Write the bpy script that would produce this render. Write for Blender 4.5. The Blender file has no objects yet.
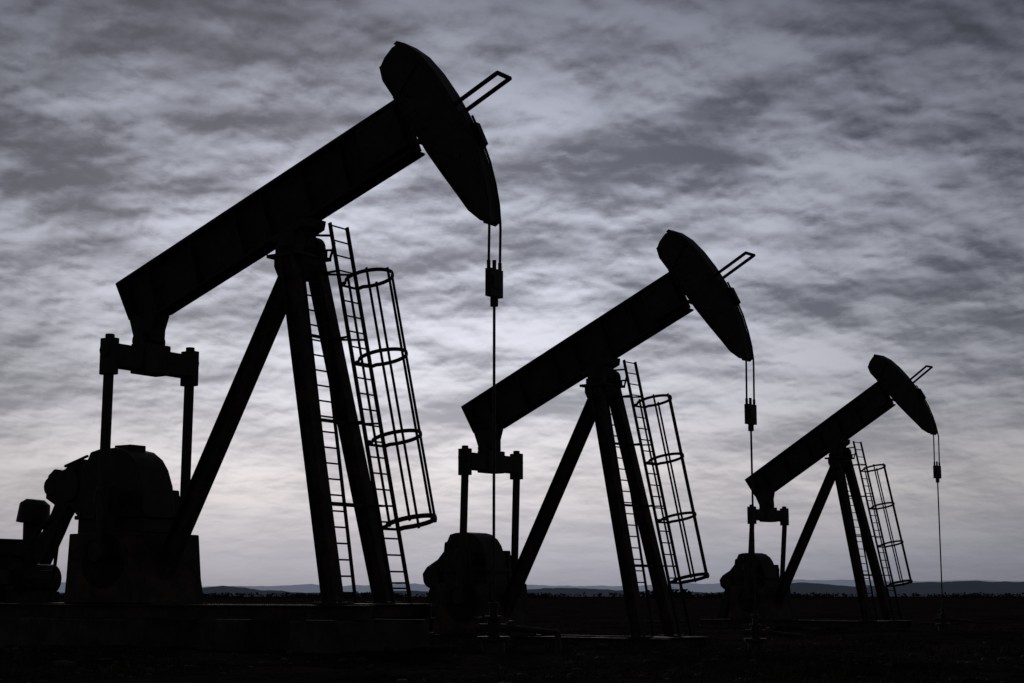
import bpy, bmesh, math, random
from mathutils import Vector, Matrix, noise
random.seed(7)
scn=bpy.context.scene
col=scn.collection
G=0.85           # camera height above the field (m)
F=1633.0; HZ=596.0

# ------------------------------------------------------------- materials
def new_mat(name):
    m=bpy.data.materials.new(name); m.use_nodes=True
    nt=m.node_tree; b=nt.nodes["Principled BSDF"]
    return m,nt,b
def painted_steel(name,c1,c2,rough=.6,spec=.3,scale=3.0,metal=0.0):
    m,nt,b=new_mat(name)
    tc=nt.nodes.new("ShaderNodeTexCoord")
    n=nt.nodes.new("ShaderNodeTexNoise"); n.inputs["Scale"].default_value=scale; n.inputs["Detail"].default_value=8; n.inputs["Roughness"].default_value=.65
    nt.links.new(tc.outputs["Object"],n.inputs["Vector"])
    r=nt.nodes.new("ShaderNodeValToRGB"); r.color_ramp.elements[0].position=.42; r.color_ramp.elements[1].position=.68
    r.color_ramp.elements[0].color=(*c1,1); r.color_ramp.elements[1].color=(*c2,1)
    nt.links.new(n.outputs["Fac"],r.inputs["Fac"]); nt.links.new(r.outputs["Color"],b.inputs["Base Color"])
    n2=nt.nodes.new("ShaderNodeTexNoise"); n2.inputs["Scale"].default_value=45; n2.inputs["Detail"].default_value=4
    nt.links.new(tc.outputs["Object"],n2.inputs["Vector"])
    bp=nt.nodes.new("ShaderNodeBump"); bp.inputs["Strength"].default_value=.25; bp.inputs["Distance"].default_value=.01
    nt.links.new(n2.outputs["Fac"],bp.inputs["Height"]); nt.links.new(bp.outputs["Normal"],b.inputs["Normal"])
    mr=nt.nodes.new("ShaderNodeMapRange"); mr.inputs["To Min"].default_value=rough-.12; mr.inputs["To Max"].default_value=rough+.2
    nt.links.new(n.outputs["Fac"],mr.inputs["Value"]); nt.links.new(mr.outputs["Result"],b.inputs["Roughness"])
    b.inputs["Specular IOR Level"].default_value=spec; b.inputs["Metallic"].default_value=metal
    return m
M_STEEL=painted_steel("dark_painted_steel",(.018,.018,.019),(.075,.052,.04))
M_HEAD=painted_steel("weathered_head_paint",(.024,.024,.025),(.075,.06,.05),rough=.6)
M_RUST=painted_steel("rusty_steel",(.035,.025,.02),(.13,.075,.048),rough=.7)
M_CABLE=painted_steel("greasy_steel_cable",(.01,.01,.01),(.03,.024,.02),rough=.5)
M_GALV=painted_steel("ladder_steel",(.016,.016,.017),(.045,.034,.028),rough=.65)
M_CONC=painted_steel("stained_concrete",(.05,.046,.042),(.14,.12,.105),rough=.8,spec=.1,scale=2.2)

# ------------------------------------------------------------- builder
class B:
    def __init__(s): s.bm=bmesh.new()
    def poly(s,pts,v0,v1):
        """closed outline in the u/z plane, extruded from v0 to v1"""
        a=[s.bm.verts.new((u,v0,z)) for u,z in pts]; b=[s.bm.verts.new((u,v1,z)) for u,z in pts]
        n=len(pts); s.bm.faces.new(a); s.bm.faces.new(b[::-1])
        for i in range(n): s.bm.faces.new((a[i],b[i],b[(i+1)%n],a[(i+1)%n]))
    def box(s,u0,u1,v0,v1,z0,z1): s.poly([(u0,z0),(u1,z0),(u1,z1),(u0,z1)],v0,v1)
    def frame(s,p,q,up=None):
        p=Vector(p);q=Vector(q);d=(q-p);d.normalize()
        up=Vector(up) if up else (Vector((0,1,0)) if abs(d.y)<.9 else Vector((1,0,0)))
        x=d.cross(up).normalized(); y=x.cross(d).normalized()
        return p,q,x,y
    def bar(s,p,q,w,h,up=None):
        p,q,x,y=s.frame(p,q,up); o=[(-1,-1),(1,-1),(1,1),(-1,1)]
        a=[s.bm.verts.new(p+x*i*w/2+y*j*h/2) for i,j in o]; b=[s.bm.verts.new(q+x*i*w/2+y*j*h/2) for i,j in o]
        s.bm.faces.new(a[::-1]); s.bm.faces.new(b)
        for i in range(4): s.bm.faces.new((a[i],a[(i+1)%4],b[(i+1)%4],b[i]))
    def hbeam(s,p,q,w,h,t=.025):
        P,Q,x,y=s.frame(p,q)
        s.bar(P+x*(w/2-t/2),Q+x*(w/2-t/2),t,h); s.bar(P-x*(w/2-t/2),Q-x*(w/2-t/2),t,h)
        s.bar(P,Q,w-2*t+.002,t*1.2)
    def rod(s,p,q,r,n=10,r2=None):
        p,q,x,y=s.frame(p,q); r2=r if r2 is None else r2
        a=[];b=[]
        for i in range(n):
            c,t=math.cos(2*math.pi*i/n),math.sin(2*math.pi*i/n)
            a.append(s.bm.verts.new(p+(x*c+y*t)*r)); b.append(s.bm.verts.new(q+(x*c+y*t)*r2))
        s.bm.faces.new(a[::-1]); s.bm.faces.new(b)
        for i in range(n): s.bm.faces.new((a[i],a[(i+1)%n],b[(i+1)%n],b[i]))
    def path(s,pts,r,n=8):
        for a,b in zip(pts[:-1],pts[1:]): s.rod(a,b,r,n)
        for a in pts[1:-1]:
            bmesh.ops.create_icosphere(s.bm,subdivisions=1,radius=r*1.03,matrix=Matrix.Translation(a))
    def done(s,name,mat,parent,bevel=0,smooth=False):
        bmesh.ops.recalc_face_normals(s.bm,faces=s.bm.faces[:])
        me=bpy.data.meshes.new(name); s.bm.to_mesh(me); s.bm.free()
        me.materials.append(mat)
        o=bpy.data.objects.new(name,me); col.objects.link(o); o.parent=parent
        if bevel:
            md=o.modifiers.new("bevel","BEVEL"); md.width=bevel; md.segments=2; md.limit_method='ANGLE'; md.angle_limit=math.radians(40)
        if smooth:
            for p in me.polygons: p.use_smooth=True
            me.set_sharp_from_angle(angle=math.radians(35))
        return o

HEAD=[(2.46,1.96),(2.60,2.07),(2.80,2.15),(2.97,2.15),(3.10,2.03),(3.28,1.75),(3.44,1.35),(3.57,.89),(3.66,.44),(3.70,.03),(3.71,-.41),(3.68,-.79),(3.63,-1.11),(3.56,-1.38),
      (3.42,-1.33),(3.27,-1.09),(3.16,-.76),(3.00,-.30),(2.85,.16),(2.70,.74),(2.56,1.30),(2.44,1.71)]
ARC=HEAD[3:14]

def gh(x,y):
    r=math.hypot(x-4,y-35)
    f=max(0,1-r/160)
    h=0
    if f>0:
        h=.11*f*noise.noise(Vector((x*.22,y*.22,0)))+.07*f*noise.noise(Vector((x*.9,y*.9,3)))+.03*f*noise.noise(Vector((x*3,y*3,7)))
        h+=.10*f*noise.noise(Vector((x*.05,y*.05,9)))
    t=min(1,max(0,(y-25)/10)); t=t*t*(3-2*t)
    return h-.32*t

def pumpjack(X,Y,yaw,pitch,zo=0,full=True,carrier=4.80):
    E=bpy.data.objects.new("pumpjack",None); E.empty_display_size=1; col.objects.link(E)
    E.location=(X,Y,zo); E.rotation_euler=(0,0,-math.radians(yaw))
    th=math.radians(pitch); Zp=5.62+G; c,s=math.cos(th),math.sin(th)
    T=lambda a,b:(a*c-b*s, Zp+a*s+b*c)
    T3=lambda a,v,b:Vector((T(a,b)[0],v,T(a,b)[1]))
    z=lambda q:q+G
    # ---- walking beam (I section with stiffeners)
    b=B()
    b.poly([T(-4.02,1.27),T(2.62,1.27),T(2.64,1.22),T(-4.01,1.22)],-.16,.16)
    b.poly([T(-3.90,.48),T(-3.2,.30),T(2.66,.30),T(2.66,.34),T(-3.19,.345),T(-3.89,.525)],-.16,.16)
    b.poly([T(-4.01,1.22),T(2.64,1.22),T(2.66,.34),T(-3.19,.345),T(-3.89,.525)],-.035,.035)
    for a in(-3.82,-3.25,-2.2,-1.1,-.45,.45,1.3,2.1):
        lo=.345 if a>-3.3 else .50
        b.poly([T(a-.012,lo),T(a+.012,lo),T(a+.012,1.22),T(a-.012,1.22)],-.15,.15)
    b.poly([T(-4.03,1.26),T(-4.005,1.26),T(-3.885,.49),T(-3.91,.49)],-.162,.162)
    for sv in(-.18,.18):
        b.poly([T(1.75,.42),T(2.6,.42),T(2.56,1.16),T(1.75,1.16)],sv-.018,sv+.018)
        for a in(1.85,2.05,2.25,2.45):
            for bb in(.52,.79,1.06): b.rod(T3(a,sv-.03 if sv<0 else sv+.03,bb),T3(a,sv,bb),.022,6)
    for a in(-2.9,-1.6,-.2,.9):
        b.rod(T3(a,-.03,1.27),T3(a,-.03,1.31),.03,8)
    b.done("walking_beam",M_STEEL,E,.006)
    # ---- centre bearing and saddle
    b=B()
    b.poly([T(-.42,.30),T(.42,.30),T(.34,.17),T(-.34,.17)],-.26,.26)
    b.rod((0,-.36,Zp),(0,.36,Zp),.13,20)
    for v in(-.29,.29):
        b.rod((0,v-.08,Zp),(0,v+.08,Zp),.20,20); b.box(-.24,.24,v-.08,v+.08,Zp-.2,Zp-.04)
    b.poly([T(-.2,.17),T(.2,.17),T(.14,-.08),T(-.14,-.08)],-.2,.2)
    b.done("saddle_bearing",M_STEEL,E,.008,True)
    # ---- horsehead
    b=B()
    cx=3.2
    inner=[(cx+(a-cx)*.95,bb*.985) for a,bb in HEAD]
    b.poly([T(*q) for q in inner],-.13,.13)
    out=[(a-.01,bb) for a,bb in ARC]; inn=[(a-.09,bb-.02) for a,bb in ARC]
    b.poly([T(*q) for q in out+inn[::-1]],-.165,.165)
    for sv in(-.145,.145):
        bk=inner[13:]+[inner[0]]
        for p,q in zip(bk[:-1],bk[1:]): b.bar(T3(p[0]+.03,sv,p[1]),T3(q[0]+.03,sv,q[1]),.04,.03)
        b.poly([T(2.72,.42),T(3.4,-.25),T(3.44,-.19),T(2.74,.5)],sv-.015,sv+.015)
        b.poly([T(2.6,1.25),T(3.2,1.6),T(3.17,1.66),T(2.58,1.31)],sv-.015,sv+.015)
        for a,bb in((2.75,.6),(2.68,.9),(2.62,1.2),(2.95,.55),(2.9,.9),(2.85,1.2)):
            b.rod(T3(a,sv,bb),T3(a,sv*1.35,bb),.03,6)
    b.done("horsehead",M_HEAD,E,.008)
    b=B()
    b.path([T3(3.60,-.15,.60),T3(4.48,-.15,.66),T3(4.48,.18,.66),T3(3.60,.18,.60)],.036)
    b.done("guard_loop",M_STEEL,E)
    # ---- bridle, carrier bar, polished rod
    ru=3.83; zc=z(carrier)
    b=B()
    tipz=T(3.58,-1.38)[1]
    k0=[(a+.02,bb) for a,bb in ARC[5:]]
    for v in(-.145,.145):
        pts=[T3(a,v,bb) for a,bb in k0]
        b.path(pts+[Vector((ru+.01,v,tipz-.12)),Vector((ru,v,zc))],.020,8)
    b.poly([T(3.62,.30),T(3.76,.26),T(3.79,-.12),T(3.68,-.16)],.05,.16)
    b.done("bridle",M_CABLE,E)
    b=B()
    b.box(ru-.05,ru+.05,-.165,.165,zc-.42,zc); b.box(ru-.07,ru+.07,-.11,.11,zc-.30,zc-.10)
    for v in(-.145,.145): b.rod((ru,v,zc),(ru,v,zc+.12),.03,8)
    b.rod((ru,0,zc-.56),(ru,0,zc-.42),.06,10); b.rod((ru,0,zc-.40),(ru,0,zc+.14),.03,10)
    b.done("carrier_bar",M_STEEL,E,.006)
    # ---- samson post
    b=B(); FU,FV,RU=1.32,.61,-3.24
    for sv in(-1,1):
        b.hbeam((FU,sv*FV,z(-.1)),(.02,sv*.31,z(5.40)),.27,.22)
        b.box(FU-.24,FU+.24,sv*FV-.2,sv*FV+.2,z(-.13),z(-.09))
    b.hbeam((RU,0,z(-.1)),(-.14,0,z(5.33)),.28,.24)
    b.box(RU-.28,RU+.28,-.24,.24,z(-.13),z(-.09))
    b.poly([(-.36,z(5.28)),(-.26,z(5.08)),(.15,z(5.08)),(.26,z(5.3)),(.26,z(5.42)),(-.36,z(5.42))],-.26,.26)
    b.box(-.40,.30,-.40,.40,z(5.40),z(5.455))
    for zz,u,v,t in((1.4,1.02,.52,.06),(2.72,.70,.45,.05),(4.1,.37,.38,.05)):
        b.bar((u,-v,z(zz)),(u,v,z(zz)),t,t,(0,0,1))
    b.done("samson_post",M_RUST,E,.006)
    # ---- service ladder along near leg
    b=B()
    lt=Vector((.17,.0,z(5.35))); lb=Vector((1.40,-.36,z(-.1)))
    for o in(-.18,.18): b.bar(lt+Vector((0,o,0)),lb+Vector((0,o,0)),.055,.022)
    n=22
    for i in range(n):
        p=lt.lerp(lb,(i+.4)/n); b.rod(p-Vector((0,.18,0)),p+Vector((0,.18,0)),.014,6)
    for zz in(5.0,4.1,2.72,1.4,.35):
        p=lt.lerp(lb,(5.35-zz)/5.45); lg=Vector((FU,-FV,z(-.1))).lerp(Vector((.02,-.31,z(5.4))),(zz+.1)/5.5)
        b.bar(lg,p+Vector((0,-.18,0)),.035,.035,(0,0,1))
    b.done("ladder",M_GALV,E)
    # ---- caged ladder on the far leg
    b=B(); V=.5; ax=Vector((.2251,0,-.9743)); nx=Vector((.9743,0,.2251))
    lt=Vector((.345,V,z(6.02))); lb=Vector((1.755,V,z(-.1))); W=.215
    for o in(-W,W): b.bar(lt+Vector((0,o,0)),lb+Vector((0,o,0)),.065,.025)
    n=24
    for i in range(n):
        p=lt.lerp(lb,(i+.15)/n); b.rod(p-Vector((0,W,0)),p+Vector((0,W,0)),.014,6)
    R=.39
    hz=[4.96,3.65,2.35,1.03]
    def hp(zz,ang):
        p=lt.lerp(lb,(6.02-zz)/6.12)
        return p+nx*.44+(nx*math.cos(ang)+Vector((0,1,0))*math.sin(ang))*R
    for k,zz in enumerate(hz):
        N=28; A0=math.radians(146)
        p=lt.lerp(lb,(6.02-zz)/6.12)
        pts=[p+Vector((0,-W,0))]+[hp(zz,-A0+2*A0*i/N) for i in range(N+1)]+[p+Vector((0,W,0))]
        hh=.034 if k<3 else .042
        for a,q in zip(pts[:-1],pts[1:]):
            b.bar(a,q,.02,hh*1.7,tuple(ax))
            bmesh.ops.create_icosphere(b.bm,subdivisions=1,radius=.017,matrix=Matrix.Translation(q))
        b.rod(p-Vector((0,W,0)),p+Vector((0,W,0)),.022,8)
    for d in(-112,-56,0,56,112):
        a=math.radians(d)
        b.bar(hp(hz[0]+.05,a),hp(hz[-1]-.05,a),.042,.016)
    for zz in(5.2,4.1,2.72,1.4,.2):
        p=lt.lerp(lb,(6.02-zz)/6.12); lg=Vector((FU,FV,z(-.1))).lerp(Vector((.02,.31,z(5.4))),(zz+.1)/5.5)
        for o in(-W,W): b.bar(lg,p+Vector((0,o,0)),.04,.03,(0,0,1))
    for zz in(5.55,5.8):
        p=lt.lerp(lb,(6.02-zz)/6.12); b.rod(p+Vector((0,-W,0)),Vector((.26,-.1,z(zz-.05))),.02,8)
    b.bar((.20,-.12,z(5.4)),(.24,-.12,z(5.78)),.03,.03); b.bar((.27,.38,z(5.4)),(.34,.42,z(5.72)),.03,.03)
    b.done("caged_ladder",M_GALV,E)
    # ---- equalizer + pitmans
    pu,pz=T(-3.72,-.02); ez=pz-.30; eu=pu+.06; EV=.93
    b=B()
    b.poly([T(-3.90,.50),T(-3.24,.31),T(-3.42,.10),T(-3.5,-.1),T(-3.86,-.1),T(-3.90,.1)],-.16,.16)
    b.rod((pu,-.26,pz+.02),(pu,.26,pz+.02),.15,18)
    b.box(eu-.18,eu+.18,-.30,.30,ez-.26,ez+.26)
    b.poly([(eu-.15,ez-.22),(eu+.15,ez-.22),(eu+.15,ez+.17),(eu-.15,ez+.17)],-EV+.06,EV-.06)
    b.done("equalizer",M_STEEL,E,.02)
    cu,cz=-3.62,z(1.62)
    pin=(-3.46,z(.72))
    for i,sv in enumerate((-1,1)):
        v=sv*EV
        b=B()
        b.box(eu-.14,eu+.14,v-.09,v+.09,ez-.36,ez+.26)
        b.rod((eu,v-.12,ez+.05),(eu,v+.12,ez+.05),.12,16); b.rod((eu,v,ez+.26),(eu,v,ez+.33),.08,12)
        b.bar((eu,v,ez-.34),(pin[0],v,pin[1]),.15,.11)
        b.rod((pin[0],v-.12,pin[1]),(pin[0],v+.12,pin[1]),.17,18)
        b.done("pitman_arm_%d"%(i+1),M_STEEL,E,.012,True)
        b=B(); v=sv*.70
        b.poly([(cu-.2,cz+.2),(cu+.2,cz+.2),(cu+.36,z(.1)),(cu-.1,z(.06))],v-.07,v+.07)
        b.rod((cu,v-.12,cz),(cu,v+.12,cz),.2,20)
        cw=[(cu+.1+.55*math.cos(t),z(.55)+.45*math.sin(t)) for t in [math.radians(q) for q in range(180,361,15)]]
        cw+=[(cu+.45,z(.95)),(cu-.28,z(.95))]
        b.poly(cw,v-.12,v+.12)
        b.done("crank_counterweight_%d"%(i+1),M_STEEL,E,.02,True)
    # ---- gearbox on pedestal
    b=B()
    gx=-3.76; d=0 if full else -.12; e=1 if full else .86
    dome=[(-.92,1.0),(-.94,1.9),(-.90,2.24),(-.80,2.28),(-.70,2.46),(-.5,2.50),(-.1,2.51),(.12,2.46),(.34,2.32),(.48,2.14),(.60,1.86),(.66,1.55),(.68,1.05)]
    b.poly([(gx+u*e,z(1.0+(q-1.0)*e+d*.5)) for u,q in dome],-.36,.36)
    b.box(gx-.98*e,gx+.74*e,-.42,.42,z(1.30),z(1.37))
    b.box(gx-.3,gx+.1,-.18,.18,z(2.45*e),z(2.57*e))
    b.rod((cu,-.66,cz),(cu,.66,cz),.14,18)
    for u in(gx-.8,gx-.45,gx+.3,gx+.62): b.rod((u,-.43,z(1.3)),(u,-.43,z(1.43)),.03,6)
    b.done("gearbox",M_STEEL,E,.03,True)
    b=B()
    b.poly([(gx-.70,z(-.12)),(gx+.98,z(-.12)),(gx+.88,z(.30)),(gx+.80,z(1.04)),(gx-.62,z(1.04)),(gx-.66,z(.3))],-.82,.82)
    b.done("gearbox_pedestal",M_RUST,E,.02)
    # ---- belt guard, sheave and motor
    b=B()
    if full:
        gp=[(-5.86,2.13),(-5.7,2.24),(-5.45,2.20),(-5.26,2.35),(-4.95,2.38),(-4.6,2.34),(-4.6,1.3),(-4.95,1.30),(-5.26,1.58),(-5.45,1.35),(-5.62,1.06),(-5.95,.55),(-6.2,.66),(-5.97,1.12),(-5.74,1.46),(-5.66,1.60),(-5.9,1.72)]
        b.poly([(u,z(q)) for u,q in gp],-.1,.14)
        b.rod((-5.28,-.16,z(1.93)),(-5.28,.26,z(1.93)),.30,20)
        b.rod((-5.75,-.14,z(1.93)),(-5.75,.18,z(1.93)),.17,16)
        b.bar((-5.3,-.2,z(2.26)),(-4.7,-.2,z(2.42)),.05,.05)
    else:
        gp=[(-4.5,1.9),(-4.75,1.86),(-5.0,1.62),(-5.35,1.45),(-5.5,1.28),(-5.45,1.05),(-5.25,.95),(-5.4,.6),(-5.7,-.1),(-5.35,-.1),(-5.0,.6),(-4.6,.7)]
        b.poly([(u,z(q)) for u,q in gp],-.1,.14)
        b.rod((-5.1,-.22,z(1.2)),(-5.1,.26,z(1.2)),.27,20)
    b.done("belt_guard",M_STEEL,E,.02)
    if full:
        b=B()
        b.rod((-6.25,-.42,z(.3)),(-6.25,.42,z(.3)),.27,24); b.rod((-6.25,-.5,z(.3)),(-6.25,-.42,z(.3)),.2,20)
        for i in range(12):
            a=math.radians(30*i); b.bar((-6.25+.27*math.cos(a),-.36,z(.3)+.27*math.sin(a)),(-6.25+.27*math.cos(a),.38,z(.3)+.27*math.sin(a)),.03,.03)
        b.box(-6.55,-5.95,-.36,.36,z(-.12),z(.08)); b.box(-6.42,-6.15,-.62,-.44,z(.2),z(.46))
        b.done("electric_motor",M_STEEL,E,.01,True)
        b=B()
        b.rod((-6.36,.0,z(.2)),(-6.33,.0,z(1.30)),.13,16,.17); b.rod((-6.33,0,z(1.30)),(-6.29,0,z(1.64)),.30,18,.27); b.rod((-6.29,0,z(1.64)),(-6.28,0,z(1.72)),.27,18,.16)
        b.path([Vector((-6.33,-.1,z(.85))),Vector((-6.05,-.1,z(1.15))),Vector((-5.7,-.1,z(1.35)))],.04)
        b.path([Vector((-6.33,-.2,z(.7))),Vector((-6.75,-.2,z(.75))),Vector((-6.9,-.2,z(.6)))],.05)
        b.rod((-5.62,-.12,z(-.1)),(-5.45,-.12,z(1.3)),.035,8); b.rod((-5.30,.2,z(-.1)),(-5.28,.2,z(1.7)),.045,8)
        b.done("air_cleaner_stack",M_STEEL,E,.015,True)
        b=B()
        b.box(-8.3,-6.78,-.5,.5,z(-.1),z(.98)); b.box(-8.35,-6.74,-.55,.55,z(.98),z(1.02))
        b.box(-7.6,-7.0,-.52,-.5,z(.05),z(.85)); b.rod((-7.08,-.54,z(.4)),(-7.08,-.54,z(.52)),.02,8)
        b.done("control_cabinet",M_STEEL,E,.012)
    # ---- skid and foundations
    b=B(); u0=-8.4 if full else -5.9
    for v in(-.72,.72): b.hbeam((u0,v,z(-.245)),(2.15,v,z(-.245)),.22,.2)
    for u in(u0+.1,-5,-3.02,-1.8,-.4,1.26,1.9): b.bar((u,-.62,z(-.235)),(u,.62,z(-.235)),.16,.16,(0,0,1))
    b.box(1.0,2.1,-.6,.85,z(-.14),z(-.115)); b.box(-5.9 if full else -5.2,-2.5,-.6,.6,z(-.14),z(-.115))
    b.done("skid",M_RUST,E,.006)
    b=B()
    for u,w_,v in(((.75+1.95)/2,1.2,.95),((u0+.1-2.3)/2,-2.3-u0-.1,1.0),(-.7,1.0,.9)):
        b.box(u-w_/2,u+w_/2,-v,v,-.3 if full else z(-1.2),z(-.36))
    b.done("concrete_foundation",M_CONC,E,.03)
    # ---- wellhead (own object)
    wp=Matrix.Translation((X,Y,0))@Matrix.Rotation(-math.radians(yaw),4,'Z')@Vector((ru,0,0))
    gz=gh(wp.x,wp.y)
    W_=bpy.data.objects.new("wellhead",None); col.objects.link(W_); W_.location=(wp.x,wp.y,gz); W_.rotation_euler=E.rotation_euler
    b=B(); b.rod((ru,0,gz-zo+.3),(ru,0,zc-.5),.021,10); b.done("polished_rod",M_CABLE,E)
    b=B()
    b.rod((0,0,-.2),(0,0,.22),.16,18); b.rod((0,0,.18),(0,0,.24),.24,18); b.rod((0,0,.24),(0,0,.48),.09,14)
    b.rod((-.28,0,.36),(.28,0,.36),.06,12); b.rod((.28,0,.36),(.34,0,.36),.11,12); b.rod((.34,0,.36),(1.1,0,.30),.045,10); b.rod((1.1,0,.32),(1.1,0,-.2),.045,10)
    b.rod((0,0,.48),(0,0,.53),.13,16); b.rod((0,0,.53),(0,0,.70),.06,12); b.rod((0,0,.66),(0,0,.72),.085,10)
    b.rod((-.28,0,.36),(-.28,0,.5),.02,8); b.rod((-.28,-.1,.5),(-.28,.1,.5),.015,8)
    b.done("casing_and_stuffing_box",M_RUST,W_,.006,True)
    return E

pumpjack(-3.42,26.0,34.50,19.92,0,True,4.80)
pumpjack(2.08,36.53,40.27,22.35,-.75,False,4.72)
pumpjack(11.42,56.67,47.26,27.38,-.70,False,4.95)

# ------------------------------------------------------------- ground
def axis(n,center,near,far):
    a=math.asinh(far/near); return [center+near*math.sinh(a*(2*i/(n-1)-1)) for i in range(n)]
xs=axis(360,3,6,9000); ys=axis(360,28,6,9000)
verts=[(x,y,gh(x,y)) for y in ys for x in xs]; n=len(xs)
faces=[(j*n+i,j*n+i+1,(j+1)*n+i+1,(j+1)*n+i) for j in range(len(ys)-1) for i in range(n-1)]
me=bpy.data.meshes.new("ground"); me.from_pydata(verts,[],faces)
me.polygons.foreach_set("use_smooth",[True]*len(me.polygons))
m,nt,b=new_mat("bare_soil")
tc=nt.nodes.new("ShaderNodeTexCoord")
n1=nt.nodes.new("ShaderNodeTexNoise"); n1.inputs["Scale"].default_value=.35; n1.inputs["Detail"].default_value=10; n1.inputs["Roughness"].default_value=.7
n2=nt.nodes.new("ShaderNodeTexNoise"); n2.inputs["Scale"].default_value=9; n2.inputs["Detail"].default_value=8; n2.inputs["Roughness"].default_value=.7
mx=nt.nodes.new("ShaderNodeMix"); mx.inputs[0].default_value=.5
for q in(n1,n2): nt.links.new(tc.outputs["Object"],q.inputs["Vector"])
nt.links.new(n1.outputs["Fac"],mx.inputs[2]); nt.links.new(n2.outputs["Fac"],mx.inputs[3])
r=nt.nodes.new("ShaderNodeValToRGB"); r.color_ramp.elements[0].position=.43; r.color_ramp.elements[0].color=(.010,.0085,.008,1); r.color_ramp.elements[1].position=.66; r.color_ramp.elements[1].color=(.072,.055,.046,1)
nt.links.new(mx.outputs[0],r.inputs["Fac"]); nt.links.new(r.outputs["Color"],b.inputs["Base Color"])
bp=nt.nodes.new("ShaderNodeBump"); bp.inputs["Strength"].default_value=.7; bp.inputs["Distance"].default_value=.06
nt.links.new(n2.outputs["Fac"],bp.inputs["Height"]); nt.links.new(bp.outputs["Normal"],b.inputs["Normal"])
b.inputs["Roughness"].default_value=1; b.inputs["Specular IOR Level"].default_value=0
me.materials.append(m); o=bpy.data.objects.new("ground",me); col.objects.link(o)

# gravel and grass
def simple(name,c1,c2):
    m,nt,b=new_mat(name)
    g=nt.nodes.new("ShaderNodeNewGeometry"); r=nt.nodes.new("ShaderNodeValToRGB")
    r.color_ramp.elements[0].color=(*c1,1); r.color_ramp.elements[1].color=(*c2,1)
    nt.links.new(g.outputs["Random Per Island"],r.inputs["Fac"]); nt.links.new(r.outputs["Color"],b.inputs["Base Color"])
    b.inputs["Roughness"].default_value=.95; b.inputs["Specular IOR Level"].default_value=.05
    return m
t_=bmesh.new(); bmesh.ops.create_icosphere(t_,subdivisions=1,radius=1); IV=[v.co.copy() for v in t_.verts]; IF=[tuple(v.index for v in f.verts) for f in t_.faces]; t_.free()
V=[];Fc=[]
for i in range(4200):
    y=14+random.random()**1.4*34; x=random.uniform(-.36,.36)*y
    if noise.noise(Vector((x*.3,y*.2,40)))<-.02 and random.random()<.9: continue
    s=random.choice((.01,.015,.02,.03,.05))*random.uniform(.6,1.3)
    if random.random()<.01: s*=2.0
    a=random.random()*6.28; ca,sa=math.cos(a),math.sin(a); sx,sz=s*random.uniform(.8,1.6),s*random.uniform(.4,.9)
    z0=gh(x,y)+s*.15; i0=len(V)
    for v in IV:
        k=random.uniform(.8,1.2); px,py,pz=v.x*sx*k,v.y*s*k,v.z*sz*k
        V.append((x+px*ca-py*sa,y+px*sa+py*ca,z0+pz))
    Fc+=[tuple(i0+q for q in f) for f in IF]
me=bpy.data.meshes.new("gravel"); me.from_pydata(V,[],Fc); me.materials.append(simple("stones",(.02,.018,.016),(.12,.10,.085)))
o=bpy.data.objects.new("gravel",me); col.objects.link(o)
V=[];Fc=[]
for t in range(3600):
    y=15+random.random()**1.3*60; x=random.uniform(-.40,.42)*y
    if noise.noise(Vector((x*.25,y*.25,20)))<.0: continue
    hh=random.uniform(.04,.14)
    for k in range(random.randint(7,14)):
        a=random.random()*6.28; r0=random.random()*.09; bx=x+r0*math.cos(a); by=y+r0*math.sin(a); z0=gh(bx,by)-.01
        h=hh*random.uniform(.6,1.4); w=.006; lean=random.uniform(.1,.9)*h; a2=a+random.uniform(-.6,.6); px,py=-math.sin(a2)*w,math.cos(a2)*w
        i=len(V)
        V+=[(bx-px,by-py,z0),(bx+px,by+py,z0),(bx+lean*.4*math.cos(a2)+px*.7,by+lean*.4*math.sin(a2)+py*.7,z0+h*.65),(bx+lean*.4*math.cos(a2)-px*.7,by+lean*.4*math.sin(a2)-py*.7,z0+h*.65),(bx+lean*math.cos(a2),by+lean*math.sin(a2),z0+h)]
        Fc+=[(i,i+1,i+2,i+3),(i+3,i+2,i+4)]
me=bpy.data.meshes.new("grass"); me.from_pydata(V,[],Fc); me.materials.append(simple("dry_grass",(.025,.022,.015),(.12,.095,.06)))
o=bpy.data.objects.new("grass",me); col.objects.link(o)

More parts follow.
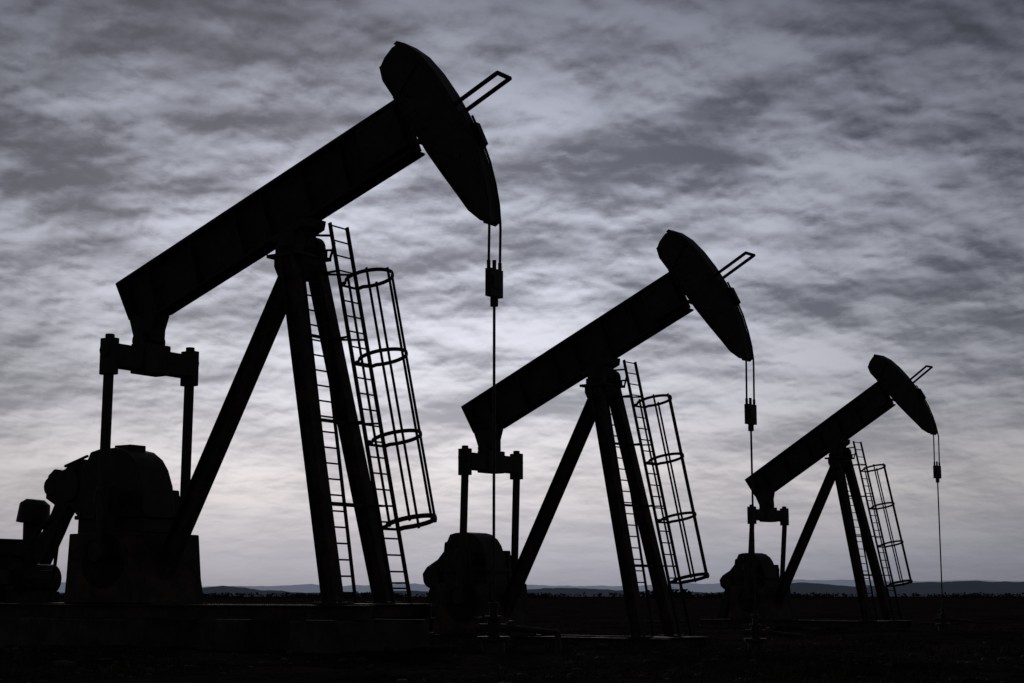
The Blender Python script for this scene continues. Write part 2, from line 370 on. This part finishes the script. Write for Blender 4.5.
# ------------------------------------------------------------- distant hills and tree line
def ridge(name,dist,x0,x1,prof,colr,haze,n=500,depth=900,amp=1.0,seed=0):
    V=[];Fc=[]
    for i in range(n):
        t=i/(n-1); x=x0+(x1-x0)*t; h=prof(t)+amp*noise.fractal(Vector((t*22,seed,0)),.6,2.0,7)
        h=max(h,.5)
        V+=[(x,dist-depth*.35,-3),(x,dist,h*.75),(x,dist+depth*.25,h),(x,dist+depth,-3)]
    for i in range(n-1):
        for k in range(3): a=i*4+k; Fc.append((a,a+4,a+5,a+1))
    me=bpy.data.meshes.new(name); me.from_pydata(V,[],Fc)
    m,nt,b=new_mat(name+"_cover")
    nn=nt.nodes.new("ShaderNodeTexNoise"); nn.inputs["Scale"].default_value=.01; nn.inputs["Detail"].default_value=8
    tc=nt.nodes.new("ShaderNodeTexCoord"); nt.links.new(tc.outputs["Object"],nn.inputs["Vector"])
    r=nt.nodes.new("ShaderNodeValToRGB"); r.color_ramp.elements[0].position=.35; r.color_ramp.elements[1].position=.7
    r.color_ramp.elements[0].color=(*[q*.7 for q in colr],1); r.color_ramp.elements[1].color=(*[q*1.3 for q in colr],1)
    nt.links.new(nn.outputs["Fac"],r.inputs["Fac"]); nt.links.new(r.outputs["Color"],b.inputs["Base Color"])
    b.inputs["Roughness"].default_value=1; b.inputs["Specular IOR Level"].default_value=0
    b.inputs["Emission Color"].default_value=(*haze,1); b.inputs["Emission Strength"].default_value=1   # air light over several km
    me.materials.append(m); o=bpy.data.objects.new(name,me); col.objects.link(o)
def bump(t,c,w): return math.exp(-((t-c)/w)**2)
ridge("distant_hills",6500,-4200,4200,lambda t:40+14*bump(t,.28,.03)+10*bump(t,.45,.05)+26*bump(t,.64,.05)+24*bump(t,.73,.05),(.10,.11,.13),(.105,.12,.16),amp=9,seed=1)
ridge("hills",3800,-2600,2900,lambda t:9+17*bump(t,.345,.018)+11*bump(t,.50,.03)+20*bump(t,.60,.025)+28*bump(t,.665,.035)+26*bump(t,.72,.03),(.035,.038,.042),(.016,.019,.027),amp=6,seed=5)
V=[];Fc=[]
for i in range(3600):
    x=random.uniform(-420,460); y=900+random.uniform(-60,60)
    if noise.noise(Vector((x*.012,0,4)))<-.12 and random.random()<.85: continue
    s=random.uniform(.8,2.0)*(1+1.4*max(0,noise.noise(Vector((x*.03,1,8)))))
    for k in range(9):
        c=Vector((x+random.uniform(-1,1)*s,y,random.uniform(-.1,1.2)*s)); i0=len(V)
        for q in range(3):
            V.append(tuple(c+Vector((random.uniform(-1,1),random.uniform(-.6,.6),random.uniform(-.8,.8)))*s*.6))
        Fc.append((i0,i0+1,i0+2))
me=bpy.data.meshes.new("distant_trees"); me.from_pydata(V,[],Fc); me.materials.append(simple("distant_foliage",(.025,.028,.03),(.05,.05,.05)))
o=bpy.data.objects.new("distant_trees",me); col.objects.link(o)

# ------------------------------------------------------------- world: overcast evening sky
w=bpy.data.worlds.new("World"); scn.world=w; w.use_nodes=True
nt=w.node_tree; nt.nodes.clear(); N=nt.nodes.new; Lk=nt.links.new
def math_(op,a,b=None,c=None,clamp=False):
    q=N("ShaderNodeMath"); q.operation=op; q.use_clamp=clamp
    for i,v in enumerate((a,b,c)):
        if v is None: continue
        if isinstance(v,(int,float)): q.inputs[i].default_value=v
        else: Lk(v,q.inputs[i])
    return q.outputs[0]
def smooth(v,a,b,lo,hi):
    q=N("ShaderNodeMapRange"); q.interpolation_type='SMOOTHSTEP'
    Lk(v,q.inputs["Value"]); q.inputs["From Min"].default_value=a; q.inputs["From Max"].default_value=b; q.inputs["To Min"].default_value=lo; q.inputs["To Max"].default_value=hi
    return q.outputs["Result"]
tc=N("ShaderNodeTexCoord"); sp=N("ShaderNodeSeparateXYZ"); Lk(tc.outputs["Generated"],sp.inputs[0])
dx,dy,dz=sp.outputs
az=math_('ABSOLUTE',dz)
den=math_('ADD',az,.27)
px=math_('DIVIDE',dx,den); py=math_('DIVIDE',dy,den)
cb=N("ShaderNodeCombineXYZ"); Lk(px,cb.inputs[0]); Lk(math_('MULTIPLY',py,1.1),cb.inputs[1])
def nz(scale,detail,rough,dist,off):
    mp=N("ShaderNodeMapping"); mp.inputs["Location"].default_value=off; Lk(cb.outputs[0],mp.inputs["Vector"])
    q=N("ShaderNodeTexNoise"); q.inputs["Scale"].default_value=scale; q.inputs["Detail"].default_value=detail; q.inputs["Roughness"].default_value=rough; q.inputs["Distortion"].default_value=dist
    Lk(mp.outputs[0],q.inputs["Vector"]); return q.outputs["Fac"]
big=nz(3.1,2,.5,.3,(5.6,4.3,0))
mid=nz(7.0,3,.48,.1,(7.3,2.2,1)); mid2=nz(7.0,3,.48,.1,(7.3,2.2-.035,1))
fine=nz(17,4.5,.56,.15,(1.3,5.2,2)); fine2=nz(17,4.5,.56,.15,(1.3,5.2-.016,2))
bil=math_('SUBTRACT',.62,math_('MULTIPLY',math_('ABSOLUTE',math_('SUBTRACT',fine,.5)),2.0))
relief=math_('ADD',math_('MULTIPLY',math_('SUBTRACT',mid,mid2),.34),math_('MULTIPLY',math_('SUBTRACT',fine,fine2),.32))
cl=math_('ADD',math_('MULTIPLY',big,.56),math_('ADD',math_('MULTIPLY',mid,.28),math_('ADD',math_('MULTIPLY',fine,.09),math_('MULTIPLY',bil,.07))))
cl=math_('ADD',cl,relief)
clc=smooth(cl,.32,.68,0,1)
lowk=smooth(dz,.0,.15,.3,1.0)
fac=math_('ADD',.46,math_('MULTIPLY',math_('SUBTRACT',clc,.46),lowk))
def ramp(v,els):
    q=N("ShaderNodeValToRGB"); Lk(v,q.inputs["Fac"]); cr=q.color_ramp
    while len(cr.elements)<len(els): cr.elements.new(.5)
    for e,(p,c) in zip(cr.elements,els): e.position=p; e.color=(*c,1)
    return q.outputs["Color"]
zz=math_('MULTIPLY',dz,2.0,clamp=True)
dark=ramp(zz,[(0,(.18,.212,.29)),(.04,(.26,.285,.365)),(.13,(.36,.36,.41)),(.24,(.23,.24,.295)),(.36,(.135,.145,.19)),(.50,(.105,.113,.15)),(.70,(.066,.071,.096)),(1,(.04,.042,.056))])
lite=ramp(zz,[(0,(.24,.27,.36)),(.04,(.43,.45,.54)),(.13,(.84,.80,.82)),(.24,(.64,.645,.72)),(.36,(.56,.58,.675)),(.50,(.47,.495,.595)),(.70,(.215,.228,.29)),(1,(.17,.178,.22))])
mxc=N("ShaderNodeMix"); mxc.data_type='RGBA'; Lk(fac,mxc.inputs[0]); Lk(dark,mxc.inputs[6]); Lk(lite,mxc.inputs[7])
side=smooth(dx,-.05,.42,1.0,.50)
sideL=smooth(dx,-.5,-.15,.45,1.0)
gx_=math_('MULTIPLY',math_('ADD',dx,.04),5.5); gz_=math_('MULTIPLY',math_('SUBTRACT',dz,.20),8)
gl=math_('EXPONENT',math_('MULTIPLY',math_('ADD',math_('MULTIPLY',gx_,gx_),math_('MULTIPLY',gz_,gz_)),-1.0))
glow=math_('ADD',1.0,math_('MULTIPLY',gl,.30))
back=smooth(dy,-.3,.85,.24,1.0)
up=smooth(dz,.38,.9,1.0,.8)
k=math_('MULTIPLY',math_('MULTIPLY',math_('MULTIPLY',math_('MULTIPLY',side,sideL),glow),back),up)
bg=N("ShaderNodeBackground"); Lk(mxc.outputs[2],bg.inputs["Color"]); Lk(k,bg.inputs["Strength"])
sky=N("ShaderNodeTexSky"); sky.sky_type='NISHITA'; sky.sun_disc=False; sky.sun_elevation=math.radians(14); sky.sun_rotation=math.radians(-8)
b2=N("ShaderNodeBackground"); Lk(sky.outputs[0],b2.inputs["Color"]); b2.inputs["Strength"].default_value=.05
ms=N("ShaderNodeMixShader"); ms.inputs[0].default_value=.97; Lk(b2.outputs[0],ms.inputs[1]); Lk(bg.outputs[0],ms.inputs[2])
out=N("ShaderNodeOutputWorld"); Lk(ms.outputs[0],out.inputs["Surface"])
sl=bpy.data.lights.new("sun","SUN"); sl.energy=.5; sl.angle=math.radians(14); sl.color=(1,.93,.86)
so=bpy.data.objects.new("sun",sl); col.objects.link(so)
el=math.radians(14); d=Vector((math.sin(math.radians(-8))*math.cos(el),math.cos(math.radians(8))*math.cos(el),math.sin(el)))
so.rotation_euler=d.to_track_quat('Z','Y').to_euler(); so.location=d*60

# ------------------------------------------------------------- camera
cam=bpy.data.cameras.new("camera"); co=bpy.data.objects.new("camera",cam); col.objects.link(co); scn.camera=co
cam.sensor_width=36; cam.lens=F*36/1024; cam.clip_end=30000
co.location=(0,0,G); co.rotation_euler=(math.radians(90)+math.atan((HZ-341.5)/F),0,0)
scn.view_settings.view_transform='Standard'; scn.view_settings.look='None'; scn.view_settings.exposure=0
